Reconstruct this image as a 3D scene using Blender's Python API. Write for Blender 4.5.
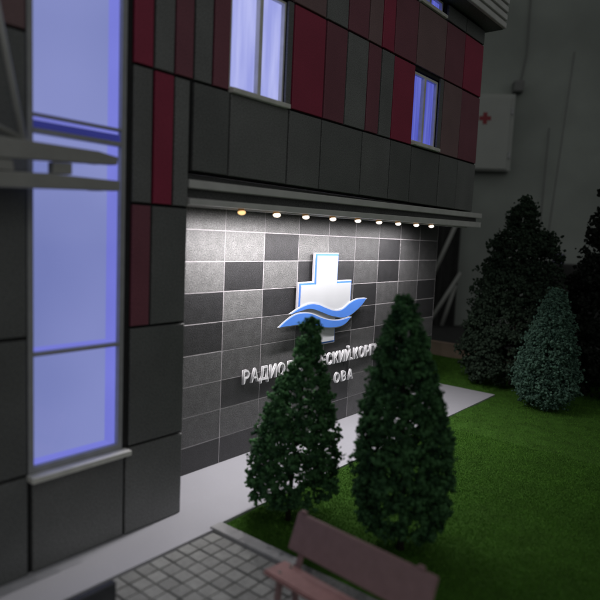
import bpy, bmesh, math, random
import numpy as np
from mathutils import Matrix, Vector
random.seed(7); rng = np.random.default_rng(7)
for o in list(bpy.data.objects): bpy.data.objects.remove(o, do_unlink=True)
scn = bpy.context.scene
C = bpy.data.collections.new('scene'); scn.collection.children.link(C)

# ------------------------------------------------------------------ camera
cam_d = bpy.data.cameras.new('camera'); cam = bpy.data.objects.new('camera', cam_d); C.objects.link(cam)
RX, RF, RU = Vector((.6311, -.7749, .0438)), Vector((.7739, .6242, -.1046)), Vector((.0543, .0998, .9935))
RX.normalize(); RF = (RF - RX*RX.dot(RF)).normalized(); RU = RX.cross(RF)
M = Matrix((RX, RU, -RF)).transposed().to_4x4(); M.translation = Vector((0, 0, 1.0))
cam.matrix_world = M
cam_d.sensor_width = 36; cam_d.lens = 36*601.58/600
cam_d.clip_start = .02; cam_d.clip_end = 200
cam_d.dof.use_dof = True; cam_d.dof.focus_distance = 3.0; cam_d.dof.aperture_fstop = 1.45
scn.camera = cam

# ------------------------------------------------------------------ light
w = bpy.data.worlds.new('World'); scn.world = w; w.use_nodes = True
bg = w.node_tree.nodes['Background']; bg.inputs[0].default_value = (.985, 1, .99, 1); bg.inputs[1].default_value = .165
def area(name, loc, tgt, size, power, col):
    l = bpy.data.lights.new(name, 'AREA'); l.size = size; l.energy = power; l.color = col
    o = bpy.data.objects.new(name, l); C.objects.link(o); o.location = loc
    o.rotation_euler = (Vector(tgt)-Vector(loc)).to_track_quat('-Z', 'Y').to_euler(); return o
area('room_fill', (-2.5, -3.5, 5.5), (2.5, 1.6, 1), 3.0, 26, (.99, 1, .99))  # unseen fill lamp, added to give the dim ambient some direction
scn.view_settings.view_transform = 'Standard'; scn.view_settings.look = 'None'
scn.view_settings.exposure = 0; scn.view_settings.gamma = 1
try: scn.view_settings.use_curve_mapping = False
except Exception: pass

# ------------------------------------------------------------------ materials
def mat(name, col, rough=.6, var=0.0, scale=40, grain=0.0, gscale=600, bump=0.0, bscale=200, spec=.4, rnd=0.0,
        metallic=0.0, trans=0.0, col2=None, stretch=(1, 1, 1), coat=0.0):
    m = bpy.data.materials.new(name); m.use_nodes = True; nt = m.node_tree; N = nt.nodes; L = nt.links
    b = N['Principled BSDF']; b.inputs['Roughness'].default_value = rough
    b.inputs['Specular IOR Level'].default_value = spec; b.inputs['Metallic'].default_value = metallic
    b.inputs['Transmission Weight'].default_value = trans; b.inputs['Coat Weight'].default_value = coat
    tc = N.new('ShaderNodeTexCoord'); mp = N.new('ShaderNodeMapping'); L.new(tc.outputs['Object'], mp.inputs[0])
    mp.inputs['Scale'].default_value = stretch
    oi = N.new('ShaderNodeObjectInfo')
    va = N.new('ShaderNodeVectorMath'); va.operation = 'ADD'; L.new(mp.outputs[0], va.inputs[0])
    cb = N.new('ShaderNodeCombineXYZ'); mu = N.new('ShaderNodeMath'); mu.operation = 'MULTIPLY'; mu.inputs[1].default_value = 13
    L.new(oi.outputs['Random'], mu.inputs[0]); L.new(mu.outputs[0], cb.inputs[0]); L.new(mu.outputs[0], cb.inputs[2]); L.new(cb.outputs[0], va.inputs[1])
    n1 = N.new('ShaderNodeTexNoise'); n1.inputs['Scale'].default_value = scale; n1.inputs['Detail'].default_value = 4; L.new(va.outputs[0], n1.inputs[0])
    mx = N.new('ShaderNodeMix'); mx.data_type = 'RGBA'
    c2 = col2 if col2 else tuple(max(0, c*(1-var)) for c in col)
    mx.inputs[6].default_value = (*col, 1); mx.inputs[7].default_value = (*c2, 1)
    mr = N.new('ShaderNodeMapRange'); mr.inputs[1].default_value = .35; mr.inputs[2].default_value = .65; L.new(n1.outputs[0], mr.inputs[0]); L.new(mr.outputs[0], mx.inputs[0])
    out = mx.outputs[2]
    if grain or rnd:
        n2 = N.new('ShaderNodeTexNoise'); n2.inputs['Scale'].default_value = gscale; n2.inputs['Detail'].default_value = 2; L.new(va.outputs[0], n2.inputs[0])
        g = N.new('ShaderNodeMapRange'); g.inputs[1].default_value = .3; g.inputs[2].default_value = .7
        g.inputs[3].default_value = 1-grain; g.inputs[4].default_value = 1+grain; L.new(n2.outputs[0], g.inputs[0])
        r = N.new('ShaderNodeMapRange'); r.inputs[3].default_value = 1-rnd; r.inputs[4].default_value = 1+rnd; L.new(oi.outputs['Random'], r.inputs[0])
        m2 = N.new('ShaderNodeMath'); m2.operation = 'MULTIPLY'; L.new(g.outputs[0], m2.inputs[0]); L.new(r.outputs[0], m2.inputs[1])
        vm = N.new('ShaderNodeVectorMath'); vm.operation = 'SCALE'; L.new(out, vm.inputs[0]); L.new(m2.outputs[0], vm.inputs['Scale']); out = vm.outputs[0]
    L.new(out, b.inputs['Base Color'])
    if bump:
        n3 = N.new('ShaderNodeTexNoise'); n3.inputs['Scale'].default_value = bscale; n3.inputs['Detail'].default_value = 3; L.new(va.outputs[0], n3.inputs[0])
        bp = N.new('ShaderNodeBump'); bp.inputs['Strength'].default_value = bump; bp.inputs['Distance'].default_value = .002
        L.new(n3.outputs[0], bp.inputs['Height']); L.new(bp.outputs[0], b.inputs['Normal'])
    return m
def emit(name, c1, c2, strength, scale=3, stretch=(1, 1, 1), lo=.35, hi=.65):
    m = bpy.data.materials.new(name); m.use_nodes = True; N = m.node_tree.nodes; L = m.node_tree.links
    N.remove(N['Principled BSDF']); e = N.new('ShaderNodeEmission'); e.inputs[1].default_value = strength
    tc = N.new('ShaderNodeTexCoord'); mp = N.new('ShaderNodeMapping'); mp.inputs['Scale'].default_value = stretch
    n = N.new('ShaderNodeTexNoise'); n.inputs['Scale'].default_value = scale; n.inputs['Detail'].default_value = 2
    mr = N.new('ShaderNodeMapRange'); mr.inputs[1].default_value = lo; mr.inputs[2].default_value = hi
    mx = N.new('ShaderNodeMix'); mx.data_type = 'RGBA'; mx.inputs[6].default_value = (*c1, 1); mx.inputs[7].default_value = (*c2, 1)
    L.new(tc.outputs['Object'], mp.inputs[0]); L.new(mp.outputs[0], n.inputs[0]); L.new(n.outputs[0], mr.inputs[0]); L.new(mr.outputs[0], mx.inputs[0])
    L.new(mx.outputs[2], e.inputs[0]); L.new(e.outputs[0], N['Material Output'].inputs[0]); return m

m_grey  = mat('grey_cladding', (.190, .195, .192), .5, .18, 5, .45, 240, .15, 400, rnd=.10)
m_greyd = mat('charcoal_cladding', (.150, .156, .153), .5, .18, 5, .45, 240, .15, 400, rnd=.08)
m_red   = mat('crimson_cladding', (.36, .034, .082), .5, .14, 6, .28, 240, .1, 400, rnd=.08)
m_red2  = mat('wine_cladding', (.245, .078, .108), .5, .14, 6, .28, 240, .1, 400, rnd=.08)
m_brown = mat('rosewood_cladding', (.245, .150, .155), .5, .14, 6, .28, 240, .1, 400, rnd=.06)
m_back  = mat('black_backing', (.018, .018, .019), .8, .3, 30)
m_frame = mat('grey_frame', (.40, .41, .42), .45, .1, 30, .05)
m_sill  = mat('pale_sill', (.80, .80, .74), .45, .15, 20, .05)
m_bar   = mat('canopy_plastic', (.66, .66, .64), .4, .12, 12, .06, 400)
m_barD  = mat('dark_canopy_plastic', (.40, .40, .38), .5, .15, 10, .06, 300)
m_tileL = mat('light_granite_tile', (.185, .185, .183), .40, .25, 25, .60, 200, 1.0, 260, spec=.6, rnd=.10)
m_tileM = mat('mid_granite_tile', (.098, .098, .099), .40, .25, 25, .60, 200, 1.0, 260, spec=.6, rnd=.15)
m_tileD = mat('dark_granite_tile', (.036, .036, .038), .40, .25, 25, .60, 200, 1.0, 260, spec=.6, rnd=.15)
m_grout = mat('pale_grout', (.56, .53, .55), .6, .25, 60, .1, 300)
m_slab  = mat('pale_walkway', (.52, .52, .56), .38, .07, 3, .03, 300, .1, 60, spec=.5)
m_pave  = mat('paver_concrete', (.33, .335, .32), .7, .2, 60, .12, 400, .4, 300, rnd=.14)
m_pbed  = mat('paver_joint', (.17, .172, .165), .9, .3, 80)
m_kerb  = mat('kerb_concrete', (.44, .44, .44), .7, .15, 30, .1, 300)
m_lawn  = mat('lawn_base', (.050, .125, .018), .95, .5, 14, .3, 500, .6, 500, spec=.1, col2=(.035, .085, .012))
m_blade = mat('grass_flock', (.090, .225, .030), .9, .5, 7, .15, 300, spec=.1, col2=(.072, .175, .026))
m_white = mat('white_acrylic', (.53, .545, .565), .3, .04, 10)
m_clear = mat('frosted_acrylic_edge', (.60, .58, .62), .25, .08, 60, spec=.6)
m_letb = mat('letter_edge_white', (.80, .79, .81), .3, .08, 60)
m_lgap = mat('letter_groove_grey', (.10, .10, .11), .5)
m_letw = mat('letter_face_white', (.88, .88, .90), .25, .04, 60)
m_blue  = mat('blue_print', (.085, .235, .72), .4, .06, 14)
m_navy  = mat('navy_edge', (.05, .06, .22), .4, .06, 14)
m_bench = mat('bench_paint', (.42, .22, .21), .55, .12, 40, .06, 300, .15, 200)
m_bench2= mat('bench_back_paint', (.35, .225, .225), .55, .12, 40, .06, 300, .15, 200)
m_trunk = mat('trunk_wire', (.035, .028, .02), .8, .4, 100)
m_glass = bpy.data.materials.new('window_glass'); m_glass.use_nodes = True
_N = m_glass.node_tree.nodes; _L = m_glass.node_tree.links; _N.remove(_N['Principled BSDF'])
_t = _N.new('ShaderNodeBsdfTransparent'); _t.inputs[0].default_value = (.93, .95, 1, 1); _g = _N.new('ShaderNodeBsdfGlossy'); _g.inputs['Roughness'].default_value = .08
_m = _N.new('ShaderNodeMixShader'); _m.inputs[0].default_value = .06; _L.new(_t.outputs[0], _m.inputs[1]); _L.new(_g.outputs[0], _m.inputs[2]); _L.new(_m.outputs[0], _N['Material Output'].inputs[0])
m_rim   = mat('raw_wood_rim', (.34, .25, .19), .7, .25, 12, .05, stretch=(1, .2, 1))
m_table = mat('black_tablecloth', (.035, .036, .035), .9, .3, 10)
m_wall  = mat('room_wall_paint', (.345, .378, .348), .85, .28, .9, .05, 60, .3, 40)
m_cab   = mat('cabinet_enamel', (.385, .405, .38), .45, .05, 5)
m_cabr  = mat('cabinet_red', (.26, .02, .03), .5)
m_cable = mat('dark_cable', (.17, .175, .17), .6)
m_drape = mat('black_drape', (.035, .036, .035), .9, .3, 20)
m_pole  = mat('pale_pole', (.30, .31, .29), .5)
m_lamp  = mat('lamp_metal', (.5, .48, .45), .3, metallic=.8)
m_amber = mat('amber_glow_collar', (.75, .42, .16), .4)  # amber paints the warm fringe of the LED glow onto the housing

# ------------------------------------------------------------------ object helpers
def link(name, me, m, parent=None, loc=(0, 0, 0)):
    o = bpy.data.objects.new(name, me); C.objects.link(o); o.location = loc
    if parent: o.parent = parent
    if m and not me.materials: me.materials.append(m)
    return o
def thing(name, label, cat, loc=(0, 0, 0), group=None):
    o = bpy.data.objects.new(name, None); C.objects.link(o); o.location = loc; o.empty_display_size = .05
    return tag(o, label, cat, group)
def tag(o, label, cat, group=None):
    o['label'] = label; o['category'] = cat
    if group: o['group'] = group
    return o
def mesh(name, v, f):
    me = bpy.data.meshes.new(name); me.from_pydata([tuple(p) for p in v], [], f); me.update(); return me
BF = [(0, 3, 2, 1), (4, 5, 6, 7), (0, 1, 5, 4), (1, 2, 6, 5), (2, 3, 7, 6), (3, 0, 4, 7)]
def bev(me, w, seg=2):
    bm = bmesh.new(); bm.from_mesh(me); bmesh.ops.bevel(bm, geom=bm.edges[:], offset=w, segments=seg, affect='EDGES', profile=.6)
    bm.to_mesh(me); bm.free(); return me
def box(name, x0, x1, y0, y1, z0, z1, m, parent=None, bw=0, seg=1, org=(0, 0, 0)):
    cx, cy, cz = (x0+x1)/2, (y0+y1)/2, (z0+z1)/2; a, b, c = (x1-x0)/2, (y1-y0)/2, (z1-z0)/2
    me = mesh(name, [(-a, -b, -c), (a, -b, -c), (a, b, -c), (-a, b, -c), (-a, -b, c), (a, -b, c), (a, b, c), (-a, b, c)], BF)
    if bw: bev(me, bw, seg)
    return link(name, me, m, parent, (cx-org[0], cy-org[1], cz-org[2]))
cache = {}
def plate(name, w, h, t, ch, m, parent, loc, axis='y'):   # chamfered plate, front towards -y (or +z)
    k = (round(w, 4), round(h, 4), t, ch, axis, m.name)
    if k not in cache:
        a, b = w/2, h/2
        v = [(-a, t, -b), (a, t, -b), (a, t, b), (-a, t, b), (-a, ch, -b), (a, ch, -b), (a, ch, b), (-a, ch, b),
             (-a+ch, 0, -b+ch), (a-ch, 0, -b+ch), (a-ch, 0, b-ch), (-a+ch, 0, b-ch)]
        f = [(3, 2, 1, 0), (8, 9, 10, 11)]
        for i in range(4):
            j = (i+1) % 4; f += [(i, j, 4+j, 4+i), (4+i, 4+j, 8+j, 8+i)]
        if axis == 'z': v = [(p[0], p[2], -p[1]) for p in v]
        cache[k] = mesh(name, v, f)
    return link(name, cache[k], m, parent, loc)
def extrude(name, pts, y0, y1, m, parent=None, loc=(0, 0, 0), bw=0):   # (x,z) outline made solid between y0 (front) and y1
    bm = bmesh.new(); vs = [bm.verts.new((p[0], y0, p[1])) for p in pts]; f = bm.faces.new(vs)
    r = bmesh.ops.extrude_face_region(bm, geom=[f]); bmesh.ops.translate(bm, vec=(0, y1-y0, 0), verts=[e for e in r['geom'] if isinstance(e, bmesh.types.BMVert)])
    bmesh.ops.recalc_face_normals(bm, faces=bm.faces)
    if bw:
        bmesh.ops.bevel(bm, geom=[e for e in bm.edges if all(abs(v.co.y-y0) < 1e-6 for v in e.verts)], offset=bw, segments=1, affect='EDGES')
    me = bpy.data.meshes.new(name); bm.to_mesh(me); bm.free(); return link(name, me, m, parent, loc)
def tube(name, pts, r, m, parent=None, seg=8, loc=(0, 0, 0), r2=None):
    v = []; f = []; n = len(pts); pts = [Vector(p) for p in pts]
    for i, p in enumerate(pts):
        d = (pts[min(i+1, n-1)]-pts[max(i-1, 0)]).normalized(); a = d.orthogonal().normalized() if i == 0 else (a-d*a.dot(d)).normalized(); b = d.cross(a)
        rr = r if r2 is None else r+(r2-r)*i/(n-1)
        for k in range(seg):
            t = 2*math.pi*k/seg; v.append(p+a*math.cos(t)*rr+b*math.sin(t)*rr)
    for i in range(n-1):
        for k in range(seg):
            j = (k+1) % seg; f.append((i*seg+k, i*seg+j, (i+1)*seg+j, (i+1)*seg+k))
    f.append(tuple(range(seg))[::-1]); f.append(tuple((n-1)*seg+k for k in range(seg)))
    me = mesh(name, v, f)
    for p in me.polygons: p.use_smooth = True
    return link(name, me, m, parent, loc)

# ------------------------------------------------------------------ setting
YF, YW = 1.585, 1.826           # facade plane, tiled wall plane
def struct(o): o['kind'] = 'structure'; return o
struct(box('table_top', -40, 40, -40, 40, -.22, -.122, m_table))
struct(box('base_board', -.6, 4.95, -1.2, 2.75, -.12, -.012, m_table))
lawn_v = []; lawn_f = []; nx, ny = 90, 90
for j in range(ny+1):
    for i in range(nx+1):
        x = 1.39+(4.9-1.39)*i/nx; y = -1.0+(2.7+1.0)*j/ny
        lawn_v.append((x, y, .004+.004*math.sin(x*5+1)*math.sin(y*4)+.002*math.sin(x*17)*math.sin(y*19)))
for j in range(ny):
    for i in range(nx): lawn_f.append((j*(nx+1)+i, j*(nx+1)+i+1, (j+1)*(nx+1)+i+1, (j+1)*(nx+1)+i))
me = mesh('lawn', lawn_v, lawn_f)
for p in me.polygons: p.use_smooth = True
struct(link('lawn', me, m_lawn))
# white walkway hugging the building: two butted slabs as one outline
def flat(name, pts, z0, z1, m, bw=.002):
    bm = bmesh.new(); f = bm.faces.new([bm.verts.new((p[0], p[1], z1)) for p in pts])
    r = bmesh.ops.extrude_face_region(bm, geom=[f]); bmesh.ops.translate(bm, vec=(0, 0, z0-z1), verts=[e for e in r['geom'] if isinstance(e, bmesh.types.BMVert)])
    bmesh.ops.recalc_face_normals(bm, faces=bm.faces)
    me = bpy.data.meshes.new(name); bm.to_mesh(me); bm.free(); return link(name, me, m)
struct(flat('walkway', [(-.5, 1.408), (1.335, 1.408), (1.335, 1.424), (3.886, 1.434), (3.886, 1.86), (-.5, 1.86)], -.01, .012, m_slab))
pv = struct(flat('paving', [(-.5, -.9), (1.335, -.9), (1.335, 1.405), (-.5, 1.405)], -.01, .001, m_pbed))
PP = .0525; nfull = 0; stuffv = []; stufff = []
for j in range(30):
    for i in range(28):
        x = 1.332-PP*(i+.5)+ (0 if j % 2 == 0 else 0); y = 1.404-PP*(j+.5)
        if x < -.1: continue
        d = x*.774+y*.624; 
        w_ = PP-.0045+random.uniform(-.001, .001); z = .007+random.uniform(-.0012, .0012)
        if x > .72 and y > .3 and nfull < 290:
            o = plate('paver', PP-.0045, PP-.0045, .009, .0015, m_pave, pv, (x+random.uniform(-.0007, .0007), y, z), 'z'); o.rotation_euler = (random.uniform(-.02, .02), random.uniform(-.02, .02), random.uniform(-.012, .012)); nfull += 1
        else:
            k = len(stuffv); a = (PP-.0045)/2
            stuffv += [(x-a, y-a, .001), (x+a, y-a, .001), (x+a, y+a, .001), (x-a, y+a, .001), (x-a, y-a, z), (x+a, y-a, z), (x+a, y+a, z), (x-a, y+a, z)]
            stufff += [tuple(k+q for q in t) for t in BF]
o = link('paver_field', mesh('paver_field', stuffv, stufff), m_pave, pv); o['kind'] = 'stuff'
y = 1.424; kk = 0
kb = struct(box('kerb', 1.337, 1.386, -.9, 1.42, -.008, .006, m_pbed))
for k in range(1):
    y1 = 1.4235-k*.36; o = plate('kerb_stone', .050, .357, .02, .002, m_kerb, kb, (0, y1-.1785-.26, .018+random.uniform(-.001, .001)), 'z')

# grass flocking
def blades(n, x0, x1, y0, y1, h):
    px = rng.uniform(x0, x1, n); py = rng.uniform(y0, y1, n)
    keep = ~((px < 3.895) & (py > 1.418)) ; px = px[keep]; py = py[keep]; n = len(px)
    pz = .004+.004*np.sin(px*5+1)*np.sin(py*4)+.002*np.sin(px*17)*np.sin(py*19)-.001
    a = rng.uniform(0, 6.28, n); wd = rng.uniform(.0009, .0019, n); hh = rng.uniform(.5, 1.2, n)*h*.65; lx = rng.normal(0, .55, n)*hh; ly = rng.normal(0, .55, n)*hh
    V = np.empty((n, 3, 3)); V[:, 0] = np.stack([px-np.cos(a)*wd, py-np.sin(a)*wd, pz], 1); V[:, 1] = np.stack([px+np.cos(a)*wd, py+np.sin(a)*wd, pz], 1); V[:, 2] = np.stack([px+lx, py+ly, pz+hh], 1)
    return V.reshape(-1, 3)
def soup(name, V, per, faces_idx, m, parent=None, loc=(0, 0, 0), smooth=False):
    me = bpy.data.meshes.new(name); nv = len(V); me.vertices.add(nv); me.vertices.foreach_set('co', V.astype(np.float32).ravel())
    nb = nv//per; F = (np.arange(nb)[:, None, None]*per+np.array(faces_idx)[None]).reshape(-1, 3); nf = len(F)
    me.loops.add(nf*3); me.loops.foreach_set('vertex_index', F.astype(np.int32).ravel())
    me.polygons.add(nf); me.polygons.foreach_set('loop_start', np.arange(nf, dtype=np.int32)*3); me.polygons.foreach_set('loop_total', np.full(nf, 3, np.int32))
    me.update(calc_edges=True)
    if smooth: me.polygons.foreach_set('use_smooth', np.ones(nf, bool))
    return link(name, me, m, parent, loc)
V = np.concatenate([blades(210000, 1.395, 3.0, .1, 1.43, .010), blades(170000, 2.2, 4.88, .0, 2.6, .012), blades(30000, 3.0, 4.88, -1.0, .3, .012)])
g = soup('grass', V, 3, [(0, 1, 2)], m_blade); g['kind'] = 'stuff'

# ------------------------------------------------------------------ hospital building
B = thing('hospital_building', 'model hospital building clad in grey and crimson panels with lit windows', 'building', (1.35, 1.7, 0))
BO = (1.35, 1.7, 0)
def bbox(name, x0, x1, y0, y1, z0, z1, m, bw=0, parent=None, seg=1):
    return box(name, x0, x1, y0, y1, z0, z1, m, parent or B, bw, seg, BO)
def pane(name, x0, x1, z0, z1, m, y=YF, t=.012, ch=.0018, gap=.0090):
    o = plate(name, x1-x0-gap, z1-z0-gap, t, ch, m, B, ((x0+x1)/2-BO[0]+random.uniform(-.0006, .0006), y-BO[1]+random.uniform(-.0012, .0004), (z0+z1)/2+random.uniform(-.0006, .0006)))
    o.rotation_euler = (random.uniform(-.004, .004), random.uniform(-.0015, .0015), random.uniform(-.006, .006)); return o
# carcass (dark) behind the panels, with holes where the windows are
T0, T1 = YF+.011, YF+.03
def carcass(x0, x1, z0, z1): bbox('backing', x0, x1, T0, T1, z0, z1, m_back)
carcass(-.35, .80, .006, 2.30); carcass(.80, 1.10, .006, .300); carcass(1.10, 1.345, .006, 2.30)
carcass(.80, 1.10, 1.99, 2.30)
carcass(1.345, 1.525, 1.204, 2.30); carcass(1.525, 1.845, 1.204, 1.50); carcass(1.525, 1.845, 1.90, 2.30)
carcass(1.845, 2.83, 1.204, 2.30); carcass(2.83, 3.155, 1.204, 1.51); carcass(2.83, 3.155, 1.885, 2.225)
carcass(3.155, 3.655, 1.204, 2.30)
# corner return, soffit, recess walls, end wall, roof
bbox('corner_return', 1.325, 1.345, T1, 1.815, .006, 1.20, m_greyd)
bbox('soffit', 1.345, 3.655, T1, 1.95, 1.204, 1.225, m_back)
bbox('end_wall', 3.635, 3.655, T1, 2.3, 1.226, 2.30, m_greyd)
bbox('rear_wall', -.35, 3.655, 2.3, 2.32, .006, 2.30, m_back)
bbox('roof', -.35, 3.655, T1, 2.3, 2.302, 2.33, m_back)
# grey / red panels
G, D, R_, W_, N_ = m_grey, m_greyd, m_red, m_red2, m_brown
for x0, x1 in ((-.2, .12), (.12, .45), (.45, .795)):
    pane('cladding_panel', x0, x1, .010, .305, D); pane('cladding_panel', x0, x1, .305, .692, D); pane('cladding_panel', x0, x1, .692, 1.495, D)
    pane('cladding_panel', x0, x1, 1.495, 1.9, N_); pane('cladding_panel', x0, x1, 1.9, 2.3, G)
pane('cladding_panel', .802, 1.108, .010, .298, G)
pane('cladding_panel', 1.108, 1.345, .010, .305, G)
pane('cladding_panel', 1.120, 1.345, .305, .692, D)
pane('cladding_panel', 1.120, 1.196, .692, 1.080, N_).data = plate('cladding_panel', .076-.009, .388-.009, .012, .0018, m_red2, B, (0, 0, -50)).data
pane('cladding_panel', 1.196, 1.345, .692, 1.080, D)
for x0, x1, m in ((1.120, 1.197, G), (1.197, 1.278, R_), (1.278, 1.345, G)): pane('cladding_panel', x0, x1, 1.080, 1.497, m)
for x0, x1, m in ((1.120, 1.197, R_), (1.197, 1.278, G), (1.278, 1.357, W_), (1.357, 1.440, G), (1.440, 1.520, W_)):
    pane('cladding_panel', x0, x1, 1.497, 1.9, m)
for x0, x1, m in ((1.120, 1.197, G), (1.197, 1.278, W_), (1.278, 1.357, G), (1.357, 1.440, R_), (1.440, 1.520, G), (1.520, 1.85, N_)):
    pane('cladding_panel', x0, x1, 1.9, 2.3, m)
XD = [1.357, 1.524, 1.845, 2.058, 2.368, 2.622, 2.834, 3.158, 3.398, 3.655]
for a, b in zip(XD[:-1], XD[1:]): pane('cladding_panel', a, b, 1.202, 1.497, G if random.random() < .6 else D)
for x0, x1, m in ((1.857, 2.064, R_), (2.064, 2.219, W_), (2.219, 2.388, G), (2.388, 2.502, W_), (2.502, 2.618, G), (2.618, 2.828, R_), (3.160, 3.395, N_), (3.395, 3.655, W_)):
    pane('cladding_panel', x0, x1, 1.497, 1.9, m)
for x0, x1, m in ((1.85, 2.060, N_), (2.060, 2.218, G), (2.218, 2.380, W_), (2.380, 2.496, N_), (2.496, 2.606, R_), (2.606, 2.828, W_), (2.828, 3.150, N_), (3.150, 3.390, W_), (3.390, 3.655, R_)):
    pane('cladding_panel', x0, x1, 1.9, 2.213, m)
for x0, x1 in ((1.85, 2.06), (2.06, 2.38), (2.38, 2.606), (2.606, 2.828), (3.150, 3.390), (3.390, 3.655)):
    pane('cladding_panel', x0, x1, 2.213, 2.302, D)

# windows
def window(x0, x1, z0, z1, lights, rec, mull, hor=(), sill=True, fw=.012, glow=None, lining=None, sillout=.03):
    m_frame = globals()['m_frame'] if lining else m_sill
    t = .018
    yf = YF+rec
    v = []; f = []
    def add(a, b, c, d, e, g):
        k = len(v); v.extend([(a, c, e), (b, c, e), (b, d, e), (a, d, e), (a, c, g), (b, c, g), (b, d, g), (a, d, g)]); f.extend([tuple(k+q for q in t_) for t_ in BF])
    add(x0, x0+fw, yf, yf+t, z0, z1); add(x1-fw, x1, yf, yf+t, z0, z1)
    add(x0+fw, x1-fw, yf, yf+t, z0, z0+fw); add(x0+fw, x1-fw, yf, yf+t, z1-fw, z1)
    v = [(p[0]-BO[0], p[1]-BO[1], p[2]) for p in v]
    fr = link('window', mesh('window', v, f), m_frame, B)
    for mx_, mw in mull: bbox('mullion', mx_-mw/2, mx_+mw/2, yf-.002, yf+t+.002, z0+fw, z1-fw, m_frame, .001, fr)
    for hz, hw in hor: bbox('transom', x0+fw, x1-fw, yf-.003, yf+t+.003, hz-hw/2, hz+hw/2, m_frame, .001, fr)
    bbox('pane', x0+fw, x1-fw, yf+.009, yf+.011, z0+fw, z1-fw, m_glass, 0, fr)
    if sill: bbox('sill', x0-.006, x1+.012, YF-sillout, yf+.002, z0-.018, z0-.001, m_sill, .003, fr, 2)
    bbox('glowing_backlight', x0-.0, x1+.0, yf+lights, yf+lights+.004, z0-.0, z1+.0, glow, 0, fr)
    if lining:
        bbox('reveal', x1-fw-.002, x1+.004, yf+t+.002, yf+lights-.001, z0, z1, lining, 0, fr)
        bbox('reveal', x0-.004, x0+fw+.002, yf+t+.002, yf+lights-.001, z0, z1, lining, 0, fr)
        for lz in (z0+.011, .648, 1.300): bbox('inner_ledge', x0+fw+.003, x1-fw-.003, yf+t+.002, yf+lights-.001, lz-.009, lz+.002, lining, 0, fr)
    return fr
e_big = emit('lavender_backlight', (.325, .35, .66), (.22, .25, .52), 1.0, 1.3)
e_lin = emit('violet_painted_glow', (.25, .26, .80), (.21, .22, .70), 1.0, 2)  # backlight spill on reveals and ledges, put in as their own emission
e_w1  = emit('bright_curtain_glow', (.60, .61, .97), (.40, .42, .84), 1.0, 5, (4, 1, .5))
e_w2  = emit('blue_curtain_glow', (.17, .19, .66), (.085, .095, .48), 1.0, 6, (5, 1, .3))
e_nav = emit('navy_spandrel_glow', (.030, .034, .20), (.024, .028, .13), 1.0, 4)
wl = window(.797, 1.102, .305, 1.99, .072, .006, (), ((.643, .010), (1.251, .013), (1.293, .008)), True, .016, e_big, e_lin)
bbox('spandrel', .815, 1.084, YF+.012, YF+.014, 1.2580, 1.2790, e_nav, 0, wl)
bbox('return_post', 1.1021, 1.117, YF+.004, YF+.0109, .306, 2.3, m_back)
window(1.528, 1.822, 1.512, 1.893, .024, .016, ((1.685, .018),), (), True, .008, e_w1, None, .018)
bbox('return_post', 1.8225, 1.852, YF+.002, YF+.0109, 1.502, 1.897, m_greyd)
window(2.838, 3.115, 1.520, 1.878, .024, .018, ((2.970, .020),), (), True, .012, e_w2, None, .018)
bbox('return_post', 3.1155, 3.156, YF+.002, YF+.0109, 1.502, 1.897, m_greyd)
window(2.838, 3.115, 2.232, 2.300, .024, .018, ((2.970, .02),), (), True, .010, e_w2, None, .012)

# eaves with stepped slats
ev = bbox('eave', 1.2, 3.72, 1.50, T1, 2.312, 2.34, m_greyd)
for k in range(5):
    bbox('eave_slat', 1.2, 3.715, 1.478-.003*k, 1.4995, 2.312+k*.046, 2.312+k*.046+.034, m_bar, .003, ev)
    bbox('eave_backing', 1.2, 3.705, 1.486-.003*k, 1.4995, 2.3465+k*.046, 2.3575+k*.046, m_barD, 0, ev)
bbox('eave_block', 1.2, 3.70, 1.5, T1, 2.341, 2.53, m_barD, 0, ev)

# tiled wall in the recess
tw = bbox('tiled_wall', 1.345, 3.695, YW+.0012, YW+.06, .006, 1.2035, m_grout)
tone = {0: 'DDMMDMMDMM', 1: 'MMMMDMDMMD', 2: 'MDDMDMDMDM', 3: 'MMMDDMDMMD', 4: 'DMMDMDMMDM', 5: 'DLDMMDMMDM', 6: 'LDLDDMDMMM', 7: 'LLDLMMDMMM', 8: 'LLLMMMMMMM'}  # tile tones; pale ones kept to upper rows also stand in for lamp light
tm = {'L': m_tileL, 'M': m_tileM, 'D': m_tileD}
XT = [1.345]+[1.512+.2415*k for k in range(10)]
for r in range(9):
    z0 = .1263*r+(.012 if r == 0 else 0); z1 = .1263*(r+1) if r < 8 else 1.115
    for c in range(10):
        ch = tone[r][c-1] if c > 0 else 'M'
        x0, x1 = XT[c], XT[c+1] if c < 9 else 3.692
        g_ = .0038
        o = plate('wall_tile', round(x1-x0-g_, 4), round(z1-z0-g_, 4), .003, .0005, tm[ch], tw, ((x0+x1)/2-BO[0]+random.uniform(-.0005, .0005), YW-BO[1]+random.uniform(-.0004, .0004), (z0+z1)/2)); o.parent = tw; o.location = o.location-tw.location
# children of a box part live in that box's frame
def fixlocal(parent):
    for ch in [c for c in C.objects if c.parent == parent and c.name.split('.')[0] in FIX]: ch.location = ch.location-parent.location
FIX = {'eave_slat', 'eave_backing', 'eave_block'}; fixlocal(ev)
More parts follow.
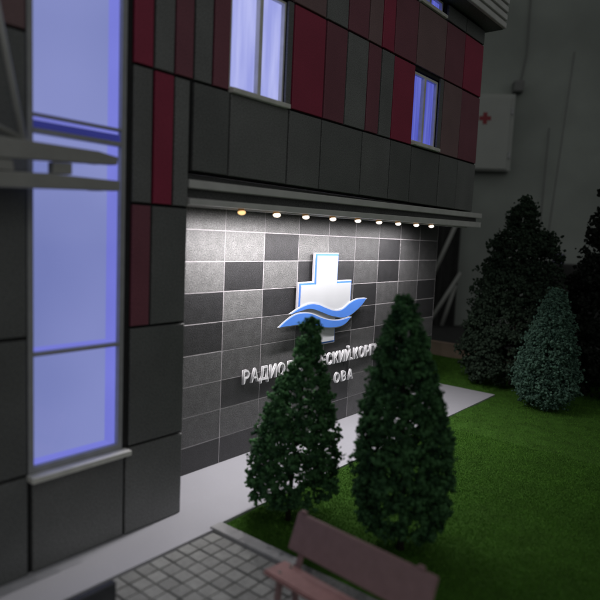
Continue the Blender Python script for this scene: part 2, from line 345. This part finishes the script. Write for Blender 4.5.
# canopy bars over the tiles
cp = bbox('canopy', 1.347, 3.83, 1.63, 1.665, 1.118, 1.196, m_greyd)
def cbar(x0, x1, y0, y1, zl0, zl1, zr0, zr1, m):
    v = [(x0, y0, zl0), (x1, y0, zr0), (x1, y1, zr0), (x0, y1, zl0), (x0, y0, zl1), (x1, y0, zr1), (x1, y1, zr1), (x0, y1, zl1)]
    o = link('canopy_bar', bev(mesh('canopy_bar', [Vector(p)-Vector(BO)-cp.location for p in v], BF), .003, 2), m, cp); return o
cbar(1.348, 3.815, 1.585, 1.629, 1.147, 1.175, 1.170, 1.200, m_bar)
cbar(1.348, 3.795, 1.580, 1.629, 1.092, 1.112, 1.110, 1.143, m_bar)
cbar(1.348, 3.70, 1.630, 1.662, 1.088, 1.0975, 1.103, 1.113, m_barD)

# ------------------------------------------------------------------ spotlights
LX = [1.618, 1.816, 2.002, 2.196, 2.397, 2.586, 2.774, 2.970, 3.148]
LP = [1.6, 1.75, 1.5, 1.3, 1.25, 1.2, 1.2, 1.25, 1.4]
TXT = ['warm orange LED bulb at the left end of the row above the tiles', 'second white LED from the left under the canopy bar',
       'third white LED from the left, lighting the tiles left of the cross emblem', 'white LED right above the cross emblem, fourth from the left',
       'middle white LED of the nine under the canopy bar', 'white LED directly right of the middle one in the canopy row', 'third white LED from the right under the canopy bar',
       'second last white LED before the right end of the row', 'bright white LED at the right end of the row above the wall edge']
for i, (x, p) in enumerate(zip(LX, LP)):
    z = 1.079+.012*(x-1.618)/1.53
    t = thing('spotlight', TXT[i], 'spotlight', (x, 1.606, z+.012), 'LED spotlights under the canopy bar')
    seg = 12; v = []; f = []
    prof = [(.010, .004), (.0135, -.001), (.0135, -.009), (.011, -.011)]
    for r_, zz in prof:
        for k in range(seg): a = 2*math.pi*k/seg; v.append((r_*math.cos(a), r_*math.sin(a), zz))
    for q in range(3):
        for k in range(seg): j = (k+1) % seg; f.append((q*seg+k, (q+1)*seg+k, (q+1)*seg+j, q*seg+j))
    f.append(tuple(range(seg)))
    link('housing', mesh('housing', v, f), m_amber, t)
    if i < 2:
        em = emit('led_lens_%d' % i, [(1, .55, .20), (1, .78, .55)][i], [(1, .68, .33), (1, .86, .7)][i], [1.5, 2.6][i])
    elif i == 2: em = emit('led_lens', (1, .88, .74), (1, .93, .84), 1.5)
    bm = bmesh.new(); bmesh.ops.create_uvsphere(bm, u_segments=12, v_segments=6, radius=.0155); bmesh.ops.scale(bm, vec=(1, 1, .62), verts=bm.verts)
    me = bpy.data.meshes.new('lens'); bm.to_mesh(me); bm.free(); 
    for q in me.polygons: q.use_smooth = True
    link('lens', me, em, t, (0, -.003, -.011))
    l = bpy.data.lights.new('led_beam', 'SPOT'); l.energy = p*5.0; l.color = (1, .955, .97); l.spot_size = math.radians(168); l.spot_blend = .75; l.shadow_soft_size = .009
    o = bpy.data.objects.new('led_beam', l); C.objects.link(o); o.location = (0, .0, -.0235); o.rotation_euler = (math.radians(14), 0, 0); o.parent = t

# ------------------------------------------------------------------ emblem
E_ = thing('cross_emblem', 'white raised cross with two blue waves mounted on the tiled wall', 'emblem', (2.43, 1.81, .45)); EO = Vector((-2.43, -1.81, -.45))
def cross(g):
    a, b, l, r, top, sh, lo, bot = 2.338+g, 2.526-g, 2.220+g, 2.655-g, .919-g, .778-g, .600+g, .466+g
    return [(a, top), (a, sh), (l, sh), (l, lo), (a, lo), (a, bot), (b, bot), (b, lo), (r, lo), (r, sh), (b, sh), (b, top)]
def ex(name, pts, y0, y1, m, bw=0): return extrude(name, pts, y0, y1, m, E_, EO, bw)
def smooth_curve(p, n=6):
    out = []
    for i in range(len(p)-1):
        p0, p1, p2, p3 = p[max(i-1, 0)], p[i], p[i+1], p[min(i+2, len(p)-1)]
        for k in range(n):
            t = k/n; out.append(tuple(.5*((2*p1[c])+(-p0[c]+p2[c])*t+(2*p0[c]-5*p1[c]+4*p2[c]-p3[c])*t*t+(-p0[c]+3*p1[c]-3*p2[c]+p3[c])*t**3) for c in (0, 1)))
    return out+[p[-1]]
w2t = smooth_curve([(2.1514, .6381), (2.2178, .6616), (2.2946, .6755), (2.3612, .6688), (2.4234, .6492), (2.5039, .6288), (2.5689, .6321), (2.6337, .6600), (2.7016, .6775), (2.7922, .6783)])
w2b = smooth_curve([(2.7922, .6783), (2.7412, .6408), (2.6565, .6016), (2.5894, .5899), (2.5226, .5960), (2.4576, .6093), (2.3941, .6286), (2.3327, .6463), (2.2743, .6538), (2.1514, .6381)])
w1t = smooth_curve([(2.0635, .5834), (2.1134, .6108), (2.1786, .6335), (2.2476, .6356), (2.3054, .6270), (2.3813, .6030), (2.4598, .5847), (2.5406, .5782), (2.6405, .588)])
w1b = smooth_curve([(2.6405, .588), (2.5922, .5575), (2.5271, .5457), (2.4312, .5503), (2.3539, .5650), (2.2797, .5800), (2.2091, .5852), (2.1415, .5843), (2.0635, .5834)])
def grow(top, bot, g):    # outline pushed outwards by g, tips kept sharp
    t = [(x, z+g) for x, z in top]; b = [(x, z-g) for x, z in bot]
    t[0] = (t[0][0]-g*2.2, t[0][1]-g); b[0] = (b[0][0]+g*2.2, b[0][1]+g)
    return t[:-1]+b[:-1]
ex('cross_edge', cross(-.006), 1.800, 1.812, m_clear, .0015)
ex('cross_outline', cross(0), 1.797, 1.7995, m_blue)
ex('cross_face', cross(.0085), 1.793, 1.7965, m_white)
ex('wave_edge', grow(w2t, w2b, .005), 1.787, 1.7925, m_white)
ex('wave', grow(w2t, w2b, -.0005), 1.7835, 1.7865, m_blue)
ex('wave_edge', grow(w1t, w1b, .005), 1.780, 1.7832, m_white)
ex('wave', grow(w1t, w1b, -.0005), 1.7765, 1.7797, m_blue)
for px, pz in ((2.43, .86), (2.28, .70), (2.60, .70), (2.43, .52)):
    tube('standoff', [(px, 1.812, pz), (px, YW+.001, pz)], .006, m_clear, E_, 8, EO)

# ------------------------------------------------------------------ lettering
S_ = thing('wall_lettering', 'raised white Cyrillic lettering on the dark tiles below the cross emblem', 'lettering', (2.45, 1.82, .23)); SO = Vector((2.45, 1.82, .23))
gcache = {}
def glyph(ch, size, off, ext):
    k = (ch, size, off, ext)
    if k not in gcache:
        cu = bpy.data.curves.new('letter', 'FONT'); cu.body = ch; cu.size = size*1.0; cu.offset = off; cu.extrude = ext; cu.resolution_u = 3
        ob = bpy.data.objects.new('tmp', cu); C.objects.link(ob); bpy.context.view_layer.update()
        me = bpy.data.meshes.new_from_object(ob.evaluated_get(bpy.context.evaluated_depsgraph_get()))
        me.transform(Matrix.Rotation(math.pi/2, 4, 'X') @ Matrix.Diagonal((.88, 1, 1, 1))); me.name = 'letter'; me.materials.clear(); bpy.data.objects.remove(ob)
        xs = [v.co.x for v in me.vertices] or [0, 0]; gcache[k] = (me, min(xs), max(xs))
    return gcache[k]
def line(text, x0, x1, z, size):
    ws = [ (glyph(c, size, 0, .001)[2]-glyph(c, size, 0, .001)[1]) if c != ' ' else size*.22 for c in text]
    gap = (x1-x0-sum(ws))/(len(text)-1); x = x0
    for c, w_ in zip(text, ws):
        if c != ' ':
            me, a, b = glyph(c, size, .0022, .0035); me2, a2, b2 = glyph(c, size, -.0003, .0014)
            me3, a3, b3 = glyph(c, size, .0009, .0004)
            o = link('letter', me, m_letb, S_, (x-(a+b)/2+w_/2-SO.x, 1.811-SO.y, z-SO.z))
            link('letter_groove', me3, m_lgap, o, ((a+b)/2-(a3+b3)/2, -.0041, 0))
            link('letter_face', me2, m_letw, o, ((a+b)/2-(a2+b2)/2, -.0060, 0))
        x += w_+gap
line('РАДИОЛОГИЧЕСКИЙ.КОРПУС', 1.868, 3.055, .344, .083)
line('ОВА', 2.562, 2.728, .236, .073)

# ------------------------------------------------------------------ entrance canopy at the left
K = thing('entrance_canopy', 'blurred grey entrance canopy with two beams and a tie rod across the left lit window', 'canopy', (.86, 1.5, 1.1)); KO = (.86, 1.5, 1.1)
def kbeam(name, pts, y0, y1, m, bw=.003):
    o = extrude(name, [(p[0]-KO[0], p[1]-KO[2]) for p in pts], y0-KO[1], y1-KO[1], m, K, (0, 0, 0), 0); bev(o.data, bw, 2); return o
kbeam('upper_beam', [(.2, 1.150), (.68, 1.157), (1.008, 1.178), (1.012, 1.200), (.95, 1.2085), (.68, 1.2085), (.2, 1.2085)], 1.495, 1.53, m_barD)
kbeam('lower_beam', [(.2, 1.080), (.68, 1.087), (1.015, 1.106), (1.015, 1.134), (.80, 1.133), (.68, 1.126), (.2, 1.12)], 1.490, 1.53, m_barD)
kbeam('spacer_block', [(.820, 1.135), (.873, 1.137), (.873, 1.167), (.820, 1.164)], 1.50, 1.527, m_barD, .001)
kbeam('spacer_block', [(.42, 1.127), (.72, 1.130), (.715, 1.157), (.42, 1.154)], 1.50, 1.527, m_barD, .001)
box('glass_strip', .72, .82, 1.508, 1.512, 1.134, 1.160, m_glass, K, org=KO)
for zz in (1.11, 1.185):
    box('bracket', .965, .99, 1.5305, 1.5835, zz-.006, zz+.010, m_barD, K, .002, org=KO)
tube('tie_rod', [(.748-KO[0], 1.512-KO[1], 1.209-KO[2]), (.655-KO[0], 1.512-KO[1], 1.66-KO[2]), (.62-KO[0], 1.583-KO[1], 1.83-KO[2])], .0085, m_bar, K, 10)
tube('tie_rod', [(.74-KO[0], 1.512-KO[1], 1.212-KO[2]), (.60-KO[0], 1.515-KO[1], 1.262-KO[2]), (.30-KO[0], 1.515-KO[1], 1.33-KO[2])], .009, m_barD, K, 8)

# low wall at the bottom left
o = box('low_wall', .30, .872, 1.275, 1.295, .0100, .086, mat('low_wall_gloss', (.045, .048, .055), .22, .1, 20, spec=.6), bw=.002)
tag(o, 'dark glossy low wall beside the pavers at the bottom left corner', 'low wall')

# ------------------------------------------------------------------ bench
A = thing('park_bench', 'dusky pink bench with one wide back board beside the pavers', 'bench', (1.17, .79, .012)); A.rotation_euler = (0, 0, math.radians(-4.2))
def bpart(name, pts, y0, y1, m, bw=.004):    # x,z profile run along y, in the bench frame
    bm = bmesh.new(); n = len(pts); a = [bm.verts.new((p[0], y0, p[1])) for p in pts]; b = [bm.verts.new((p[0], y1, p[1])) for p in pts]
    bm.faces.new(a); bm.faces.new(b[::-1])
    for i in range(n): j = (i+1) % n; bm.faces.new((a[i], b[i], b[j], a[j]))
    bmesh.ops.recalc_face_normals(bm, faces=bm.faces); bmesh.ops.bevel(bm, geom=bm.edges[:], offset=bw, segments=2, affect='EDGES')
    me = bpy.data.meshes.new(name); bm.to_mesh(me); bm.free(); return link(name, me, m, A)
bpart('seat', [(-.055, .096), (.030, .092), (.030, .105), (-.055, .109)], -.235, .205, m_bench)
bpart('backrest', [(.036, .136), (.046, .134), (.085, .226), (.074, .229)], -.235, .205, m_bench2, .003)
for s in (-.165, .165):
    bpart('leg', [(-.046, 0), (-.034, 0), (-.020, .0955), (-.036, .0955)], s-.008, s+.008, m_bench2, .002)
    bpart('leg', [(.030, 0), (.042, 0), (.030, .0915), (.016, .0915)], s-.008, s+.008, m_bench2, .002)
    bpart('back_bracket', [(.0305, .088), (.0400, .086), (.0870, .205), (.0795, .208)], s-.009, s+.009, m_bench2, .002)
    bpart('end_cap', [(.0735, .2295), (.0865, .2265), (.0875, .2335), (.0760, .2355)], s*1.14-.010, s*1.14+.010, m_bench2, .002)
for s in (-.165, .165):
    for xx in (-.03, .012): tube('bolt', [(xx, s, .1065), (xx, s, .1105)], .0045, m_lamp, A, 8)

# ------------------------------------------------------------------ trees
bm = bmesh.new(); bmesh.ops.create_icosphere(bm, subdivisions=1, radius=1); bm.verts.ensure_lookup_table()
ICO = np.array([v.co[:] for v in bm.verts]); IF = [[v.index for v in f.verts] for f in bm.faces]; bm.free()
def rotm(n):
    q = rng.normal(size=(n, 4)); q /= np.linalg.norm(q, axis=1)[:, None]; w_, x, y, z = q.T
    return np.stack([np.stack([1-2*(y*y+z*z), 2*(x*y-z*w_), 2*(x*z+y*w_)], 1), np.stack([2*(x*y+z*w_), 1-2*(x*x+z*z), 2*(y*z-x*w_)], 1), np.stack([2*(x*z-y*w_), 2*(y*z+x*w_), 1-2*(x*x+y*y)], 1)], 1)
def tree(label, loc, H, z0, prof, n, cs, mcol, lean=(0, 0), shell=.55, hole=.0, seed=1, needles=1.0, lump=.10, clus=8, csig=.0062):
    global rng; rng = np.random.default_rng(seed)
    t = thing('conifer_tree', label, 'tree', loc, 'model conifer trees on the lawn')
    tube('trunk', [(0, 0, -.002), (0, 0, z0*.5), (lean[0]*.3, lean[1]*.3, H*.45), (lean[0]*.9, lean[1]*.9, H*.93)], .016*H, m_trunk, t, 8, r2=.003)
    zs = np.array([p[0] for p in prof]); rs = np.array([p[1] for p in prof])
    K_ = int(n*2.2); u = rng.uniform(0, 1, K_); rr = np.interp(u, zs, rs); keep = rng.uniform(0, rs.max(), K_) < rr+.01; u = u[keep][:n]; n = len(u)
    th = rng.uniform(0, 2*np.pi, n)
    ph = rng.uniform(0, 6.28, 12)
    lumpf = sum(np.sin(k*th+ph[k]+u*(9+4*k))*np.sin(u*(14+6*k)+ph[k+4]) for k in range(1, 6))/2.2
    rad = np.interp(u, zs, rs)*(1+lump*lumpf)
    dep = 1-(1-shell)*rng.uniform(0, 1, n)**1.6
    x = rad*dep*np.cos(th); y = rad*dep*np.sin(th); z = z0+(H-z0)*u
    x = x+lean[0]*(z/H)**1.2; y = y+lean[1]*(z/H)**1.2
    P = np.stack([x, y, z], 1)
    nc = max(1, n//clus); ci = rng.integers(0, nc, n); P = P[ci]+rng.normal(0, 1, (n, 3))*csig*np.array([1, 1, .75])
    if hole:
        f = np.sin(P[:, 0]*95+ph[0])*np.sin(P[:, 1]*95+ph[1])*np.sin(P[:, 2]*95+ph[2]); P = P[f < 1-hole]; n = len(P)
    P += rng.normal(0, cs*.4, P.shape)
    s = cs*rng.uniform(.55, 1.25, n)
    RM = rotm(n); sc = rng.uniform(.55, 1.3, (n, 3))
    V = ICO[None]*(1+rng.uniform(-.28, .28, (n, 12, 1)))*sc[:, None]*s[:, None, None]
    V = np.einsum('nij,nkj->nki', RM, V)+P[:, None]
    cr = soup('crown', V.reshape(-1, 3), 12, IF, mcol, t)
    # fine leaf bits that break up the outline
    q = int(n*needles*1.6); idx = rng.integers(0, n, q); d = rng.normal(size=(q, 3)); d /= np.linalg.norm(d, axis=1)[:, None]
    c0 = P[idx]+d*cs*.9; e = rng.normal(size=(q, 3)); e -= d*(e*d).sum(1)[:, None]; e /= np.linalg.norm(e, axis=1)[:, None]
    L = cs*rng.uniform(.5, 1.3, q)[:, None]; W2 = cs*.38
    T = np.stack([c0+e*W2, c0-e*W2, c0+d*L], 1)
    soup('leaf_bits', T.reshape(-1, 3), 3, [(0, 1, 2)], mcol, t)
    return t
def leafm(name, c1, c2):
    m = mat(name, c1, .85, .4, 28, .35, 260, spec=.15, col2=c2); N = m.node_tree.nodes; L = m.node_tree.links; b = N['Principled BSDF']
    tr = N.new('ShaderNodeBsdfTranslucent'); mx = N.new('ShaderNodeMixShader'); mx.inputs[0].default_value = .38
    L.new(b.inputs['Base Color'].links[0].from_socket, tr.inputs[0]); L.new(b.outputs[0], mx.inputs[1]); L.new(tr.outputs[0], mx.inputs[2]); L.new(mx.outputs[0], N['Material Output'].inputs[0])
    return m
lf1 = leafm('green_foam_foliage', (.15, .36, .135), (.022, .064, .032))
lf2 = leafm('deep_green_foliage', (.13, .315, .12), (.018, .050, .027))
lf3 = leafm('dark_olive_foliage', (.068, .105, .070), (.024, .040, .026))
lf4 = leafm('teal_foliage', (.16, .29, .215), (.06, .12, .09))
lf5 = leafm('black_green_foliage', (.034, .040, .033), (.018, .022, .018))
def zp(z0, H, L): return [((z-z0)/(H-z0), r) for z, r in L]
tree('sparse conical conifer with see-through crown directly behind the bench back', (1.581, 1.286, .004), .725, .085,
     zp(.08, .715, [(.08, .125), (.10, .155), (.13, .160), (.20, .154), (.335, .134), (.437, .112), (.50, .085), (.54, .058), (.594, .044), (.645, .038), (.69, .026), (.715, .008)]), 13000, .0054, lf1, lean=(.034, -.041), shell=.5, hole=.25, seed=3, lump=.10)
tree('dense columnar conifer with rounded tip in the middle of the lawn edge', (1.678, .889, .004), .825, .082,
     zp(.082, .825, [(.082, .11), (.10, .135), (.15, .148), (.245, .155), (.34, .148), (.436, .134), (.532, .114), (.628, .089), (.723, .060), (.787, .034), (.825, .012)]), 20000, .0056, lf2, lean=(-.024, .030), shell=.6, seed=5, lump=.09)
tree('tall dark conifer with narrow top tier beside the far end of the walkway', (4.29, 1.476, .004), 1.345, .05,
     zp(.05, 1.345, [(.05, .28), (.11, .335), (.2, .35), (.42, .325), (.56, .30), (.685, .275), (.85, .235), (1.0, .20), (1.08, .150), (1.13, .085), (1.2, .09), (1.28, .045), (1.345, .008)]), 17000, .0112, lf3, lean=(.02, .0), shell=.6, seed=8, lump=.17, clus=14, csig=.022)
tree('small teal green conifer in front of the two tall dark conifers', (3.837, 1.104, .004), .738, .035,
     zp(.035, .738, [(.035, .12), (.08, .155), (.16, .175), (.25, .168), (.35, .148), (.54, .098), (.65, .060), (.70, .030), (.738, .02)]), 12000, .0078, lf4, lean=(.03, -.01), shell=.6, seed=11, lump=.14, clus=13, csig=.017)
tree('very dark tall conifer cut off by the right edge of the photo', (4.585, .845, .004), 1.62, .04,
     zp(.04, 1.62, [(.04, .30), (.2, .36), (.5, .37), (.75, .35), (.86, .33), (.90, .27), (1.1, .255), (1.3, .21), (1.5, .13), (1.62, .02)]), 12000, .0135, lf5, shell=.6, seed=15, lump=.15, clus=14, csig=.022)

# ------------------------------------------------------------------ base rim and room behind
o = box('wooden_rim', 4.90, 4.945, -1.15, 2.75, -.0115, .125, m_rim, bw=.004); tag(o, 'plain tan wooden rim board along the far edge of the lawn', 'rim board')
ud = Vector((.515, -.857, 0)).normalized(); nn = Vector((-ud.y*-1, ud.x*-1, 0)); nn = Vector((-.857, -.515, 0)).normalized(); P0 = Vector((7.88, 3.32, 0))
RW = Matrix((ud, -nn, Vector((0, 0, 1)))).transposed().to_4x4(); RW.translation = P0   # local x along wall, -y towards viewer
def onwall(o): o.matrix_world = RW @ Matrix.Translation(o.location); return o
ww = struct(onwall(box('room_wall', -14, 14, .0, .2, -.121, 9, m_wall)))
cabo = thing('first_aid_cabinet', 'pale wall cabinet with a small dark red cross on its door', 'cabinet')
cabo.matrix_world = RW @ Matrix.Translation((-.02, 0, 1.97))
box('cabinet_body', -.42, .35, -.16, -.001, 0, .98, m_cab, cabo, .01, 2)
box('door', -.41, .30, -.185, -.161, .02, .94, m_cab, cabo, .008, 2)
me = extrude('cross_mark', [(-.018+px, .665+pz) for px, pz in ((-.027, .075), (.027, .075), (.027, .027), (.075, .027), (.075, -.027), (.027, -.027), (.027, -.075), (-.027, -.075), (-.027, -.027), (-.075, -.027), (-.075, .027), (-.027, .027))][::-1], -.188, -.1855, m_cabr, cabo)
box('hinge', .303, .335, -.18, -.161, .72, .80, m_frame, cabo, .004); box('hinge', .303, .335, -.18, -.161, .16, .24, m_frame, cabo, .004)
def wallthing(name, pts, r, m, label, cat):
    o = tube(name, pts, r, m, None, 6); onwall(o); return tag(o, label, cat)
wallthing('wall_cable', [(.44, -.03, 5.5), (.445, -.03, 4.3), (.45, -.03, 3.5), (.41, -.03, 3.2), (.38, -.03, 3.06)], .010, m_cable, 'thin dark cable running down the wall into the cabinet top', 'cable')
o = onwall(box('junction_box', .30, .43, -.16, -.001, 2.985, 3.13, m_cable, bw=.02, seg=2)); tag(o, 'small dark junction box at the top right corner of the cabinet', 'junction box')
wallthing('leaning_rod', [(1.02, -.10, 3.50), (.86, -.25, 1.3), (.80, -.32, .2)], .009, m_cable, 'thin dark rod leaning against the wall between the tall conifers', 'rod')
wallthing('leaning_rod', [(.80, -.06, 2.55), (.78, -.10, 1.3), (.77, -.14, .2)], .009, m_cable, 'short faint rod on the wall directly above the tall dark conifer', 'rod')
o = onwall(box('sideboard', .86, 3.4, -.75, -.12, -.121, .80, m_table, bw=.02, seg=2)); tag(o, 'black low sideboard seen between the two tall dark conifers', 'sideboard')
o = onwall(box('storage_box', .87, .98, -.62, -.45, .80, .93, mat('slate_blue_plastic', (.10, .10, .16), .5), bw=.01, seg=2)); tag(o, 'tiny slate blue box on the left end of the black sideboard', 'box')
# dark drape with folds and pale rods in front of it
v = []; f = []; n = 90
for j in range(2):
    for i in range(n+1):
        x = -1.7+1.46*i/n; v.append((x, -.12+.035*math.sin(x*31)+.02*math.sin(x*57), -.12 if j == 0 else 1.75))
for i in range(n): f.append((i, i+1, n+2+i, n+1+i))
me = mesh('drape', v, f)
o = link('drape', me, m_drape); sm = o.modifiers.new('s', 'SOLIDIFY'); sm.thickness = .01; onwall(o); tag(o, 'black draped cloth hanging on the wall beyond the tiled wall', 'drape')
for pts, lab in (([(-.30, -.25, 1.30), (-.62, -.30, .45)], 'upper pale rod slanting across the black drape'),
                 ([(-.22, -.30, .62), (-.62, -.40, -.10)], 'lower pale rod slanting across the black drape, longest one'),
                 ([(-.27, -.25, .45), (-.42, -.30, -.10)], 'short steep pale rod at the right edge of the black drape')):
    wallthing('tripod_rod', pts, .028, m_pole, lab, 'rod')
